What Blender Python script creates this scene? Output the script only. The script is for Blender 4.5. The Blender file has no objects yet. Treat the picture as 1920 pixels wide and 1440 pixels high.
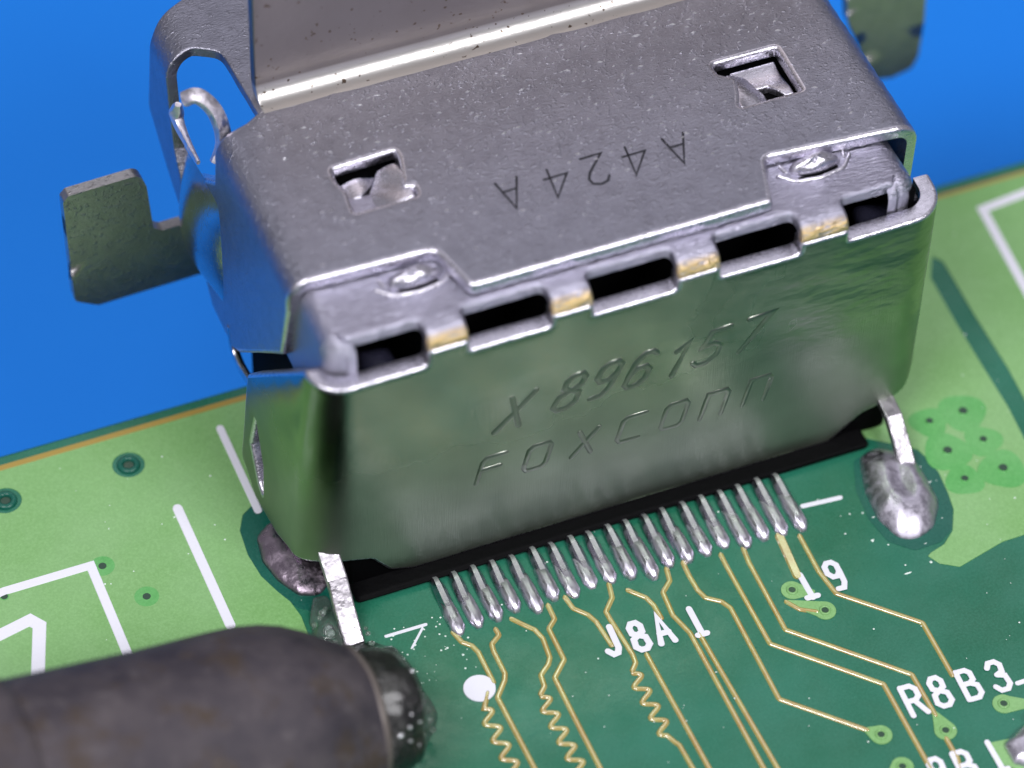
import bpy, bmesh, math, random
from mathutils import Vector, Matrix, noise
from mathutils.geometry import delaunay_2d_cdt
random.seed(7)
S = bpy.context.scene
COL = S.collection
PI = math.pi
# one Blender unit is one millimetre of the real thing; z = 0 is the top face of the board, -y points to the viewer

# ------------------------------------------------------------------ camera
cd = bpy.data.cameras.new('camera'); cam = bpy.data.objects.new('camera', cd); COL.objects.link(cam)
R = [[0.925421, -0.378198, 0.02372], [0.272166, 0.706914, 0.652839], [-0.263671, -0.597695, 0.757126]]
P = [-20.7275, -52.4352, 71.3853]
M = Matrix(((R[0][0], R[1][0], R[2][0], P[0]), (R[0][1], R[1][1], R[2][1], P[1]), (R[0][2], R[1][2], R[2][2], P[2]), (0, 0, 0, 1)))
cam.matrix_world = M
cd.sensor_width = 36; cd.lens = 131.251; cd.clip_start = 1; cd.clip_end = 3000
cd.dof.use_dof = True; cd.dof.focus_distance = 89.6; cd.dof.aperture_fstop = 0.060
S.camera = cam

# ------------------------------------------------------------------ light
w = bpy.data.worlds.new("World"); S.world = w; w.use_nodes = True
w.node_tree.nodes['Background'].inputs[0].default_value = (0.92, 0.90, 1.0, 1)
w.node_tree.nodes['Background'].inputs[1].default_value = 0.27
def area(name, pos, tgt, sx, sy, power, col=(1, 1, 1)):
    l = bpy.data.lights.new(name, 'AREA'); l.shape = 'RECTANGLE'; l.size = sx; l.size_y = sy; l.energy = power; l.color = col
    o = bpy.data.objects.new(name, l); COL.objects.link(o); o.location = pos
    o.rotation_euler = (Vector(tgt) - Vector(pos)).to_track_quat('-Z', 'Y').to_euler()
    return o
area('bench_lamp', (30, -80, 98), (4, 0, 3), 48, 33, 100000, (0.98, 0.97, 1.0))
area('side_lamp', (-52, -38, 102), (4, 0, 3), 50, 32, 85000, (0.98, 0.97, 1.0))
area('rear_fill', (60, 110, 190), (4, 0, 3), 160, 110, 60000, (0.92, 0.9, 1.0))  # added soft fill from high behind the connector, source unseen
S.view_settings.view_transform = 'Standard'; S.view_settings.look = 'None'
S.view_settings.exposure = 0; S.view_settings.gamma = 1

# ------------------------------------------------------------------ materials
def mat(name, col, rough=0.4, metal=0.0, spec=0.5, coat=0.0, coatr=0.1):
    m = bpy.data.materials.new(name); m.use_nodes = True
    b = m.node_tree.nodes['Principled BSDF']
    b.inputs['Base Color'].default_value = (*col, 1); b.inputs['Roughness'].default_value = rough
    b.inputs['Metallic'].default_value = metal; b.inputs['Specular IOR Level'].default_value = spec
    b.inputs['Coat Weight'].default_value = coat; b.inputs['Coat Roughness'].default_value = coatr
    return m
def N(m, t, **k):
    n = m.node_tree.nodes.new(t)
    for a, v in k.items(): setattr(n, a, v)
    return n
def L(m, a, b): m.node_tree.links.new(a, b)
def coords(m, scale=(1, 1, 1)):
    tc = N(m, 'ShaderNodeTexCoord'); mp = N(m, 'ShaderNodeMapping'); mp.inputs['Scale'].default_value = scale
    L(m, tc.outputs['Object'], mp.inputs[0]); return mp.outputs[0]
def noi(m, scale, vec, det=4, rough=0.55):
    n = N(m, 'ShaderNodeTexNoise'); n.inputs['Scale'].default_value = scale; n.inputs['Detail'].default_value = det
    n.inputs['Roughness'].default_value = rough; L(m, vec, n.inputs['Vector']); return n.outputs['Fac']
def ramp(m, fac, p0, c0, p1, c1):
    r = N(m, 'ShaderNodeValToRGB'); e = r.color_ramp.elements
    e[0].position = p0; e[0].color = (*c0, 1) if len(c0) == 3 else c0; e[1].position = p1; e[1].color = (*c1, 1)
    L(m, fac, r.inputs[0]); return r.outputs[0]
def math_n(m, op, a, b):
    n = N(m, 'ShaderNodeMath', operation=op)
    for i, v in enumerate((a, b)):
        if isinstance(v, (int, float)): n.inputs[i].default_value = v
        else: L(m, v, n.inputs[i])
    return n.outputs[0]
def mixc(m, fac, a, b):
    n = N(m, 'ShaderNodeMix', data_type='RGBA')
    if isinstance(fac, float): n.inputs[0].default_value = fac
    else: L(m, fac, n.inputs[0])
    for i, v in ((6, a), (7, b)):
        if isinstance(v, tuple): n.inputs[i].default_value = (*v, 1)
        else: L(m, v, n.inputs[i])
    return n.outputs[2]
def bump(m, h, dist, strength=1.0, prev=None):
    n = N(m, 'ShaderNodeBump'); n.inputs['Distance'].default_value = dist; n.inputs['Strength'].default_value = strength
    L(m, h, n.inputs['Height'])
    if prev is not None: L(m, prev, n.inputs['Normal'])
    return n.outputs[0]
def bs(m): return m.node_tree.nodes['Principled BSDF']

# tumbled nickel plate: fine grain with pits and short scratches
def make_grained(name, col, r0, r1, g1, g2):
    m = mat(name, col, 0.35, 1.0)
    c1 = coords(m); c2 = coords(m, (1, 2.2, 1.6))
    fine = noi(m, 9, c2, 5, 0.62); big = noi(m, 0.7, c1, 3)
    pit = noi(m, 8.5, c1, 2, 0.5)
    pits = ramp(m, pit, 0.56, (0, 0, 0), 0.70, (1, 1, 1))
    n1 = bump(m, fine, g1); n2 = bump(m, pits, g2, 1, n1)
    L(m, n2, bs(m).inputs['Normal'])
    L(m, ramp(m, fine, 0.35, (r0,) * 3, 0.68, (r1,) * 3), bs(m).inputs['Roughness'])
    dirt = noi(m, 2.3, c1, 6, 0.65)
    L(m, mixc(m, ramp(m, dirt, 0.42, (0, 0, 0), 0.75, (.45, .45, .45)), mixc(m, big, col, tuple(c * .86 for c in col)), tuple(c * .55 for c in col)), bs(m).inputs['Base Color'])
    return m
M_top = make_grained('grained_nickel', (.41, .41, .485), .28, .44, .024, .009)
M_side = make_grained('smoother_nickel', (.60, .59, .60), .16, .28, .003, .002)
M_leaf = make_grained('smooth_leaf', (.74, .72, .80), .24, .36, .010, .002)
# bright rolled sheet: fine vertical drawing lines, smudges and shallow dents
M_panel = mat('rolled_nickel', (.6, .6, .56), .17, 1.0)
c1 = coords(M_panel); c2 = coords(M_panel, (14, 14, .8)); c3 = coords(M_panel, (.55, 1, 1.3))
line = noi(M_panel, 2.0, c2, 3); sm = noi(M_panel, .8, c1, 2, .5); dent = noi(M_panel, .6, c3, 1, .5)
sx = N(M_panel, 'ShaderNodeSeparateXYZ'); L(M_panel, c1, sx.inputs[0])
right = N(M_panel, 'ShaderNodeMapRange'); right.interpolation_type = 'SMOOTHSTEP'; right.inputs[1].default_value = 3.5; right.inputs[2].default_value = 10.5
L(M_panel, sx.outputs[0], right.inputs[0])
high = N(M_panel, 'ShaderNodeMapRange'); high.interpolation_type = 'SMOOTHSTEP'; high.inputs[1].default_value = 2.6; high.inputs[2].default_value = 6.0
L(M_panel, sx.outputs[2], high.inputs[0])
worn = math_n(M_panel, 'MULTIPLY', right.outputs[0], high.outputs[0])
scr = noi(M_panel, 1.0, c3, 3, .5)
h = math_n(M_panel, 'ADD', math_n(M_panel, 'MULTIPLY', line, .0035), math_n(M_panel, 'MULTIPLY', dent, .022))
h = math_n(M_panel, 'ADD', h, math_n(M_panel, 'MULTIPLY', math_n(M_panel, 'MULTIPLY', scr, worn), .11))
L(M_panel, bump(M_panel, h, 1.0), bs(M_panel).inputs['Normal'])
smr = ramp(M_panel, sm, .40, (.17,) * 3, .75, (.24,) * 3)
lowz = N(M_panel, 'ShaderNodeMapRange'); lowz.interpolation_type = 'SMOOTHSTEP'; lowz.inputs[1].default_value = 5.6; lowz.inputs[2].default_value = 1.6
L(M_panel, sx.outputs[2], lowz.inputs[0])
rg = math_n(M_panel, 'ADD', smr, math_n(M_panel, 'MULTIPLY', worn, .12))
L(M_panel, math_n(M_panel, 'ADD', rg, math_n(M_panel, 'MULTIPLY', lowz.outputs[0], .28)), bs(M_panel).inputs['Roughness'])
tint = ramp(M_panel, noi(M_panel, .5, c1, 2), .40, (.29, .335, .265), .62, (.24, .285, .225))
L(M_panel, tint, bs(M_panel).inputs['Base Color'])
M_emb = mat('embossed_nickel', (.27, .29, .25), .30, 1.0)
L(M_emb, bump(M_emb, noi(M_emb, 3, coords(M_emb), 3), .02), bs(M_emb).inputs['Normal'])
# plating cracked to copper round the tight bend
M_bend = mat('bent_nickel', (.7, .68, .74), .3, 1.0)
c1 = coords(M_bend); s2 = N(M_bend, 'ShaderNodeSeparateXYZ'); L(M_bend, c1, s2.inputs[0])
lo = N(M_bend, 'ShaderNodeMapRange'); lo.inputs[1].default_value = 8.42; lo.inputs[2].default_value = 8.24
L(M_bend, s2.outputs[2], lo.inputs[0])
fr = N(M_bend, 'ShaderNodeMapRange'); fr.inputs[1].default_value = -.58; fr.inputs[2].default_value = -.70
L(M_bend, s2.outputs[1], fr.inputs[0])
wv = noi(M_bend, 3.0, coords(M_bend, (1.1, 5, 9)), 3, .6)
crack = math_n(M_bend, 'MULTIPLY', math_n(M_bend, 'MULTIPLY', lo.outputs[0], fr.outputs[0]), ramp(M_bend, wv, .36, (0,) * 3, .48, (1,) * 3))
fine = noi(M_bend, 9, coords(M_bend, (1, 2.6, 1.6)), 5, .6)
L(M_bend, mixc(M_bend, crack, mixc(M_bend, noi(M_bend, 2, c1), (.48, .47, .57), (.38, .37, .46)), (.80, .58, .28)), bs(M_bend).inputs['Base Color'])
L(M_bend, bump(M_bend, wv, .05, 1, bump(M_bend, fine, .014)), bs(M_bend).inputs['Normal'])
# flange: dull brownish with dark specks; fold highlight painted into the base colour
M_flange = mat('dull_nickel', (.62, .57, .52), .38, 1.0)
c1 = coords(M_flange); sp = noi(M_flange, 6.5, c1, 1)
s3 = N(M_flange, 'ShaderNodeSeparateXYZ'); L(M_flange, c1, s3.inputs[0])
fold_hl = N(M_flange, 'ShaderNodeMapRange'); fold_hl.inputs[1].default_value = 9.22; fold_hl.inputs[2].default_value = 9.08; L(M_flange, s3.outputs[2], fold_hl.inputs[0])
L(M_flange, mixc(M_flange, ramp(M_flange, sp, .68, (0,) * 3, .74, (1,) * 3), mixc(M_flange, fold_hl.outputs[0], mixc(M_flange, noi(M_flange, .5, c1, 4), (.200, .175, .165), (.235, .215, .21)), (.62, .60, .58)), (.12, .09, .07)), bs(M_flange).inputs['Base Color'])
L(M_flange, bump(M_flange, noi(M_flange, 8, coords(M_flange, (.6, 2, 2)), 4), .003, 1, bump(M_flange, noi(M_flange, .8, c1, 3), .02)), bs(M_flange).inputs['Normal'])
# tinned leads and solder
def make_solder(name, col, r, b):
    m = mat(name, col, r, 1.0); c = coords(m)
    L(m, bump(m, noi(m, 3.2, c, 3), b), bs(m).inputs['Normal'])
    L(m, ramp(m, noi(m, 6, c, 3), .35, (r * .7,) * 3, .7, (r * 1.5,) * 3), bs(m).inputs['Roughness'])
    return m
M_solder = make_solder('solder', (.68, .65, .74), .36, .005)
M_dsolder = make_solder('dull_solder', (.36, .30, .36), .34, .03)
M_joint = make_solder('shiny_joint', (.60, .57, .66), .40, .003)
M_pin = make_solder('tinned_lead', (.60, .56, .66), .30, .010)
M_leg = make_solder('bright_tinned_leg', (.47, .445, .48), .40, .03)
M_lip = make_solder('cut_sheet_edge', (.78, .74, .80), .45, .03)
M_fleck = mat('bright_fleck', (.85, .84, .88), .30, 1.0)
M_shade = mat('ledge_shade', (.0018, .0018, .0022), .7, 0, .10)  # near-black for the added ledge that stands in for shade
L(M_shade, bump(M_shade, noi(M_shade, 5, coords(M_shade), 3), .03), bs(M_shade).inputs['Normal'])
M_ear = make_grained('ear_nickel', (.46, .45, .45), .30, .44, .010, .008)
M_mark = mat('engraved_line', (.010, .010, .016), .5)
M_navy = mat('dark_inner_plastic', (.012, .012, .022), .22, 0, .5)
M_black = mat('black_plastic', (.0012, .0012, .0016), .8, 0, .05)
# solder mask
def make_mask(name, ca, cb, bscale=1.0, sc=.35):
    m = mat(name, ca, .30, 0, .38); c = coords(m)
    n = noi(m, sc, c, 5, .55); g = noi(m, 16, c, 3, .7)
    col = mixc(m, ramp(m, n, .36, (0,) * 3, .66, (1,) * 3), ca, cb)
    L(m, mixc(m, ramp(m, g, .40, (.0,) * 3, .72, (.30,) * 3), col, tuple(min(1, x * 1.5 + .03) for x in cb)), bs(m).inputs['Base Color'])
    L(m, bump(m, noi(m, 1.3, c, 4), .014 * bscale, 1, bump(m, noi(m, 14, c, 2), .0022)), bs(m).inputs['Normal'])
    L(m, ramp(m, noi(m, .8, c, 4), .35, (.20,) * 3, .7, (.38,) * 3), bs(m).inputs['Roughness'])
    return m
M_dark = make_mask('green_mask_on_laminate', (.008, .112, .058), (.017, .148, .092))
M_ring = make_mask('teal_green_mask', (.004, .085, .060), (.006, .10, .07))
M_pour = make_mask('green_mask_on_copper', (.165, .365, .110), (.215, .415, .165), .8, .22)
M_pour2 = make_mask('green_mask_thin', (.085, .35, .085), (.13, .39, .12), .8, .6)
M_trace = mat('mask_over_trace', (.38, .33, .08), .22, 0, .8, 1.0, .09)
bs(M_trace).inputs['Coat IOR'].default_value = 2.3
c = coords(M_trace)
L(M_trace, mixc(M_trace, ramp(M_trace, noi(M_trace, 1.6, c, 6, .7), .38, (0,) * 3, .66, (1,) * 3), (.42, .37, .09), (.40, .25, .05)), bs(M_trace).inputs['Base Color'])
L(M_trace, bump(M_trace, noi(M_trace, 16, c, 3), .006), bs(M_trace).inputs['Normal'])
M_gold = mat('bare_copper_edge', (.36, .25, .05), .35, 0, .5)
M_hole = mat('via_hole', (.012, .05, .025), .25, 0, .5)
M_silk = mat('white_legend', (.78, .78, .86), .5, 0, .35)
L(M_silk, bump(M_silk, noi(M_silk, 12, coords(M_silk), 3), .006), bs(M_silk).inputs['Normal'])
M_edge = mat('laminate_edge', (.02, .09, .04), .6)
M_dust = mat('pale_crumb', (.75, .85, .80), .3, 0, .6)
M_mat = mat('blue_mat', (.006, .24, .95), .60, 0, .25)
L(M_mat, bump(M_mat, noi(M_mat, 3, coords(M_mat), 4), .05), bs(M_mat).inputs['Normal'])
L(M_mat, mixc(M_mat, noi(M_mat, .05, coords(M_mat), 6, .7), (.010, .25, .97), (.014, .285, 1.0)), bs(M_mat).inputs['Base Color'])
# soldering iron
M_iron = mat('oxidised_iron_plate', (.06, .05, .055), .5, .15, .35)
c = coords(M_iron)
n1 = noi(M_iron, .55, c, 6, .62); n2 = noi(M_iron, 2.2, c, 5, .6)
base = mixc(M_iron, ramp(M_iron, n1, .36, (0,) * 3, .64, (1,) * 3), (.036, .031, .041), (.082, .070, .077))
base = mixc(M_iron, ramp(M_iron, noi(M_iron, .9, c, 5, .7), .54, (0,) * 3, .68, (.8,) * 3), base, (.060, .042, .028))
base = mixc(M_iron, ramp(M_iron, n2, .58, (0,) * 3, .8, (.4,) * 3), base, (.15, .135, .14))
L(M_iron, base, bs(M_iron).inputs['Base Color'])
L(M_iron, bump(M_iron, n2, .03, 1, bump(M_iron, noi(M_iron, 11, c, 3), .008)), bs(M_iron).inputs['Normal'])
L(M_iron, ramp(M_iron, n1, .3, (.60,) * 3, .7, (.80,) * 3), bs(M_iron).inputs['Roughness'])
M_rim = mat('scorched_rim', (.13, .11, .10), .5, .3)
M_tip = mat('burnt_wet_tip', (.008, .007, .008), .30, 0, .4, .3, .08)
c = coords(M_tip)
L(M_tip, mixc(M_tip, ramp(M_tip, noi(M_tip, 1.2, c, 5), .46, (0,) * 3, .62, (1,) * 3), (.008, .007, .008), (.045, .045, .042)), bs(M_tip).inputs['Base Color'])
L(M_tip, bump(M_tip, noi(M_tip, 2.8, c, 5), .22, 1, bump(M_tip, noi(M_tip, 9, c, 2), .03)), bs(M_tip).inputs['Normal'])
M_flux = mat('clear_flux', (.75, .88, .80), .04, 0, .6)
bs(M_flux).inputs['Transmission Weight'].default_value = .92; bs(M_flux).inputs['IOR'].default_value = 1.45
L(M_flux, bump(M_flux, noi(M_flux, 3, coords(M_flux), 3), .05), bs(M_flux).inputs['Normal'])
M_burnt = mat('burnt_flux', (.012, .022, .016), .08, 0, .6, .5, .03)
L(M_burnt, bump(M_burnt, noi(M_burnt, 3.5, coords(M_burnt), 4), .12), bs(M_burnt).inputs['Normal'])

# ------------------------------------------------------------------ building helpers
def tag(o, label=None, cat=None, group=None, kind=None):
    for k, v in (('label', label), ('category', cat), ('group', group), ('kind', kind)):
        if v: o[k] = v
    return o
def empty(name, loc, label, cat):
    o = bpy.data.objects.new(name, None); COL.objects.link(o); o.location = loc; o.empty_display_size = 1
    return tag(o, label, cat)
def link(name, me, m, parent=None, loc=None):
    o = bpy.data.objects.new(name, me); COL.objects.link(o)
    if m and not me.materials: me.materials.append(m)
    if parent is not None:
        o.parent = parent
        pm = Vector(parent.location)
        q = parent.parent
        while q is not None: pm += Vector(q.location); q = q.parent
        o.location = -pm if loc is None else Vector(loc) - pm
    elif loc is not None: o.location = loc
    return o
def mesh(name, verts, faces, m, parent=None, smooth=False, loc=None, recalc=False):
    me = bpy.data.meshes.new(name); me.from_pydata([tuple(v) for v in verts], [], faces)
    if recalc:
        b = bmesh.new(); b.from_mesh(me); bmesh.ops.recalc_face_normals(b, faces=b.faces); b.to_mesh(me); b.free()
    if smooth:
        me.polygons.foreach_set('use_smooth', [True] * len(me.polygons))
        if smooth != 'all': me.set_sharp_from_angle(angle=math.radians(40))
    me.update()
    return link(name, me, m, parent, loc)
def fillet(pts, n=5):
    """polygon [(x, y, r)] with rounded corners"""
    out = []
    k = len(pts)
    for i in range(k):
        p = Vector(pts[i][:2]); r = pts[i][2] if len(pts[i]) > 2 else 0
        if r <= 0: out.append((p.x, p.y)); continue
        a = Vector(pts[i - 1][:2]) - p; b = Vector(pts[(i + 1) % k][:2]) - p
        la, lb = a.length, b.length; a.normalize(); b.normalize()
        ang = a.angle(b)
        t = min(r / math.tan(ang / 2), la * .48, lb * .48)
        s, e = p + a * t, p + b * t
        for j in range(n + 1):
            f = j / n
            q = s * (1 - f) ** 2 + p * 2 * f * (1 - f) + e * f * f
            out.append((q.x, q.y))
    return out
def resample(poly, step):
    out = []
    for i in range(len(poly)):
        a = Vector(poly[i]); b = Vector(poly[(i + 1) % len(poly)])
        n = max(1, int((b - a).length / step + .5))
        for j in range(n):
            q = a.lerp(b, j / n); out.append((q.x, q.y))
    return out
def inside(p, poly):
    x, y = p; c = False; j = len(poly) - 1
    for i in range(len(poly)):
        xi, yi = poly[i]; xj, yj = poly[j]
        if (yi > y) != (yj > y) and x < (xj - xi) * (y - yi) / (yj - yi + 1e-12) + xi: c = not c
        j = i
    return c
def tri(outline, holes, step, est=None, gap=0, want=False):
    est = est or step * .6
    loops = [resample(outline, est)] + [resample(h, est) for h in holes]
    vs, es = [], []
    for lp in loops:
        s = len(vs); vs += [Vector(p) for p in lp]
        es += [(s + i, s + (i + 1) % len(lp)) for i in range(len(lp))]
    bnd = [v.copy() for v in vs]
    cell = {}
    for v in bnd: cell.setdefault((int(v.x // step), int(v.y // step)), []).append(v)
    x0, x1 = min(v.x for v in vs), max(v.x for v in vs); y0, y1 = min(v.y for v in vs), max(v.y for v in vs)
    ny = int((y1 - y0) / (step * .87)) + 1
    for iy in range(ny + 1):
        y = y0 + iy * step * .87; x = x0 + (iy % 2) * step / 2
        while x < x1:
            p = Vector((x, y))
            if inside(p, loops[0]) and not any(inside(p, h) for h in loops[1:]):
                cx, cy = int(x // step), int(y // step); ok = True
                for dx in (-1, 0, 1):
                    for dy in (-1, 0, 1):
                        for q in cell.get((cx + dx, cy + dy), ()):
                            if (q - p).length < max(step * .45, gap): ok = False
                if ok: vs.append(p)
            x += step
    V, E, F, OV, _, _ = delaunay_2d_cdt(vs, es, [], 0, 1e-6)
    F2 = []
    for f in F:
        c = (V[f[0]] + V[f[1]] + V[f[2]]) / 3
        if inside(c, loops[0]) and not any(inside(c, h) for h in loops[1:]):
            if (V[f[1]] - V[f[0]]).cross(V[f[2]] - V[f[0]]) < 0: f = f[::-1]
            F2.append(tuple(f))
    used = sorted({i for f in F2 for i in f}); mp = {i: k for k, i in enumerate(used)}
    if want:
        im = {}
        for k, src in enumerate(OV):
            for q in src: im[q] = k
        lo, st = [], 0
        for lp in loops:
            lo.append([mp[im[i]] for i in range(st, st + len(lp)) if im.get(i) in mp]); st += len(lp)
        return [V[i] for i in used], [tuple(mp[i] for i in f) for f in F2], lo
    return [V[i] for i in used], [tuple(mp[i] for i in f) for f in F2]
def sheet(name, outline, holes, fn, thick, m, parent, step=.35, bev=.06, est=None, rim=None):
    """bent sheet metal: outer skin, rounded cut edges and inner skin built as one closed mesh"""
    V, F, loops = tri(outline, holes, step, est, bev * 1.7, True)
    n = len(V); e = 1e-3
    def nrm(p):
        a = Vector(fn(p[0] + e, p[1])) - Vector(fn(p[0] - e, p[1])); b = Vector(fn(p[0], p[1] + e)) - Vector(fn(p[0], p[1] - e))
        c = a.cross(b); return c.normalized() if c.length > 1e-12 else Vector((0, 0, 1))
    outn = {}
    for k, lp in enumerate(loops):
        ar = sum(V[lp[i - 1]].x * V[lp[i]].y - V[lp[i]].x * V[lp[i - 1]].y for i in range(len(lp)))
        sg = 1 if (ar > 0) == (k == 0) else -1
        for i, v in enumerate(lp):
            a = (V[v] - V[lp[i - 1]]).normalized(); b = (V[lp[(i + 1) % len(lp)]] - V[v]).normalized()
            t = a + b
            if t.length < .2: t = a
            t.normalize(); nn = Vector((t.y, -t.x)) * sg
            outn[v] = nn * min(1.35, 1 / max(.3, nn.dot(Vector((a.y, -a.x)) * sg)))
    NN = [nrm(v) for v in V]
    P3 = []
    for i, v in enumerate(V):
        q = v - outn[i] * bev if i in outn else v
        P3.append(Vector(fn(q.x, q.y)))
    VV = list(P3); FF = list(F); mi = [0] * len(F)
    base = len(VV)
    VV += [Vector(fn(v.x, v.y)) - NN[i] * thick for i, v in enumerate(V)]
    FF += [(base + f[0], base + f[2], base + f[1]) for f in F]; mi += [0] * len(F)
    K = 4
    for lp in loops:
        prev = list(lp)
        for k in range(1, K + 2):
            cur = []
            for v in lp:
                if k == K + 1: cur.append(base + v); continue
                t = PI / 2 * k / K
                q = V[v] - outn[v] * bev * (1 - math.sin(t))
                VV.append(Vector(fn(q.x, q.y)) - NN[v] * bev * (1 - math.cos(t))); cur.append(len(VV) - 1)
            for i in range(len(lp)):
                j = (i + 1) % len(lp)
                FF.append((prev[i], cur[i], cur[j], prev[j])); mi.append(1 if rim else 0)
            prev = cur
    me = bpy.data.meshes.new(name); me.from_pydata([tuple(v) for v in VV], [], FF)
    me.materials.append(m)
    if rim: me.materials.append(rim); me.polygons.foreach_set('material_index', mi)
    b = bmesh.new(); b.from_mesh(me); bmesh.ops.recalc_face_normals(b, faces=b.faces); b.to_mesh(me); b.free()
    me.polygons.foreach_set('use_smooth', [True] * len(me.polygons)); me.set_sharp_from_angle(angle=math.radians(55))
    return link(name, me, None, parent)
def drape(u, v, u0, u1, v0, v1, r):
    """sheet lying flat over the rectangle and bent down round its edges; returns in-plane position and drop"""
    cu, cv = min(max(u, u0), u1), min(max(v, v0), v1)
    du, dv = u - cu, v - cv; d = math.hypot(du, dv)
    if d < 1e-9: return u, v, 0
    nu, nv = du / d, dv / d; a = d / r
    if a < PI / 2: return cu + nu * r * math.sin(a), cv + nv * r * math.sin(a), r * (1 - math.cos(a))
    return cu + nu * r, cv + nv * r, r + d - r * PI / 2
def ribbon(pts, wid, hgt, closed=False, caps=True, z0=0.0, slope=.5, rnd=False):
    """raised strip with sloping sides along a polyline (2-D), returned as verts and faces"""
    P_ = [Vector(p) for p in pts]
    q = [P_[0]]
    for p in P_[1:]:
        if (p - q[-1]).length > 1e-4: q.append(p)
    P_ = q; n = len(P_)
    prof = []
    for i in range(n):
        a = P_[i - 1] if (i > 0 or closed) else None
        b = P_[(i + 1) % n] if (i < n - 1 or closed) else None
        d1 = (P_[i] - a).normalized() if a is not None else None
        d2 = (b - P_[i]).normalized() if b is not None else None
        if d1 is None: d1 = d2
        if d2 is None: d2 = d1
        t = (d1 + d2)
        if t.length < 1e-3: t = d1
        t.normalize(); nn = Vector((-t.y, t.x)); k = 1 / max(.45, nn.dot(Vector((-d1.y, d1.x))))
        prof.append((P_[i], nn * k))
    hw = wid / 2; iw = max(hw - hgt * slope * 1.6, hw * .35)
    V, F = [], []
    if caps and not closed:
        d = (P_[0] - P_[1]).normalized(); e = (P_[-1] - P_[-2]).normalized()
        for f in (.55, .9): pass
        s = [(P_[0] + d * hw * math.sin(t), prof[0][1] * math.cos(t)) for t in (1.25, .8, .4)]
        t_ = [(P_[-1] + e * hw * math.sin(t), prof[-1][1] * math.cos(t)) for t in (.4, .8, 1.25)]
        prof = s + prof + t_
    for p, nn in prof:
        pr = ((hw, z0), (iw, z0 + hgt), (-iw, z0 + hgt), (-hw, z0)) if not rnd else [(hw * math.cos(PI * k / 6), z0 + hgt * math.sin(PI * k / 6)) for k in range(7)]
        for s, z in pr:
            V.append((p.x + nn.x * s, p.y + nn.y * s, z))
    m_ = len(prof); c_ = 7 if rnd else 4
    for i in range(m_ if closed else m_ - 1):
        j = (i + 1) % m_
        for k in range(c_ - 1): F.append((c_ * i + k, c_ * i + k + 1, c_ * j + k + 1, c_ * j + k))
    if not closed:
        F.append(tuple(range(c_))[::-1]); k = c_ * (m_ - 1); F.append(tuple(range(k, k + c_)))
    return V, F
def smooth_path(pts, r=.12, closed=False):
    q = [(p[0], p[1], r) for p in pts]
    if not closed: q[0] = (*pts[0], 0); q[-1] = (*pts[-1], 0)
    return fillet(q, 4)
def strokes(name, paths, wid, hgt, z0, m, parent, fn=None, loc=None, slope=.5, rnd=False):
    V, F = [], []
    for i, p in enumerate(paths):
        closed = p[0] == p[-1] and len(p) > 2
        pp = p[:-1] if closed else p
        v, f = ribbon(pp, wid, hgt + .003 * i, closed, True, z0, slope, rnd)
        s = len(V); V += v; F += [tuple(a + s for a in q) for q in f]
    if fn: V = [fn(*v) for v in V]
    return mesh(name, V, F, m, parent, smooth='all' if rnd else False, recalc=rnd, loc=loc)
def prism(name, poly, z0, z1, m, parent, holes=(), bev=0, step=2.0, fn=None):
    V, F = tri(poly, list(holes), step, step)
    o = mesh(name, [(v.x, v.y, z1) for v in V] if fn is None else [fn(v.x, v.y) for v in V], F, m, parent)
    sd = o.modifiers.new('thickness', 'SOLIDIFY'); sd.thickness = z1 - z0; sd.offset = -1
    if bev:
        b = o.modifiers.new('edge', 'BEVEL'); b.width = bev; b.segments = 2; b.limit_method = 'ANGLE'
        o.data.polygons.foreach_set('use_smooth', [True] * len(o.data.polygons)); b.harden_normals = True
    return o
def box(name, x0, x1, y0, y1, z0, z1, m, parent, bev=.05):
    return prism(name, [(x0, y0), (x1, y0), (x1, y1), (x0, y1)], z0, z1, m, parent, bev=bev, step=9)
def disc_pts(cx, cy, r, n=24, ry=None):
    ry = ry or r
    return [(cx + r * math.cos(2 * PI * i / n), cy + ry * math.sin(2 * PI * i / n)) for i in range(n)]
def lathe(name, prof, m, parent, n=48, fn=None, smooth=True, loc=None):
    """profile [(s, radius)] turned about the local x axis"""
    V, F = [], []
    for s, r in prof:
        for i in range(n):
            a = 2 * PI * i / n; V.append((s, r * math.cos(a), r * math.sin(a)))
    for k in range(len(prof) - 1):
        for i in range(n):
            j = (i + 1) % n; F.append((k * n + i, k * n + j, (k + 1) * n + j, (k + 1) * n + i))
    if fn: V = [fn(*v) for v in V]
    return mesh(name, V, F, m, parent, smooth=smooth, recalc=True, loc=loc)
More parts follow.
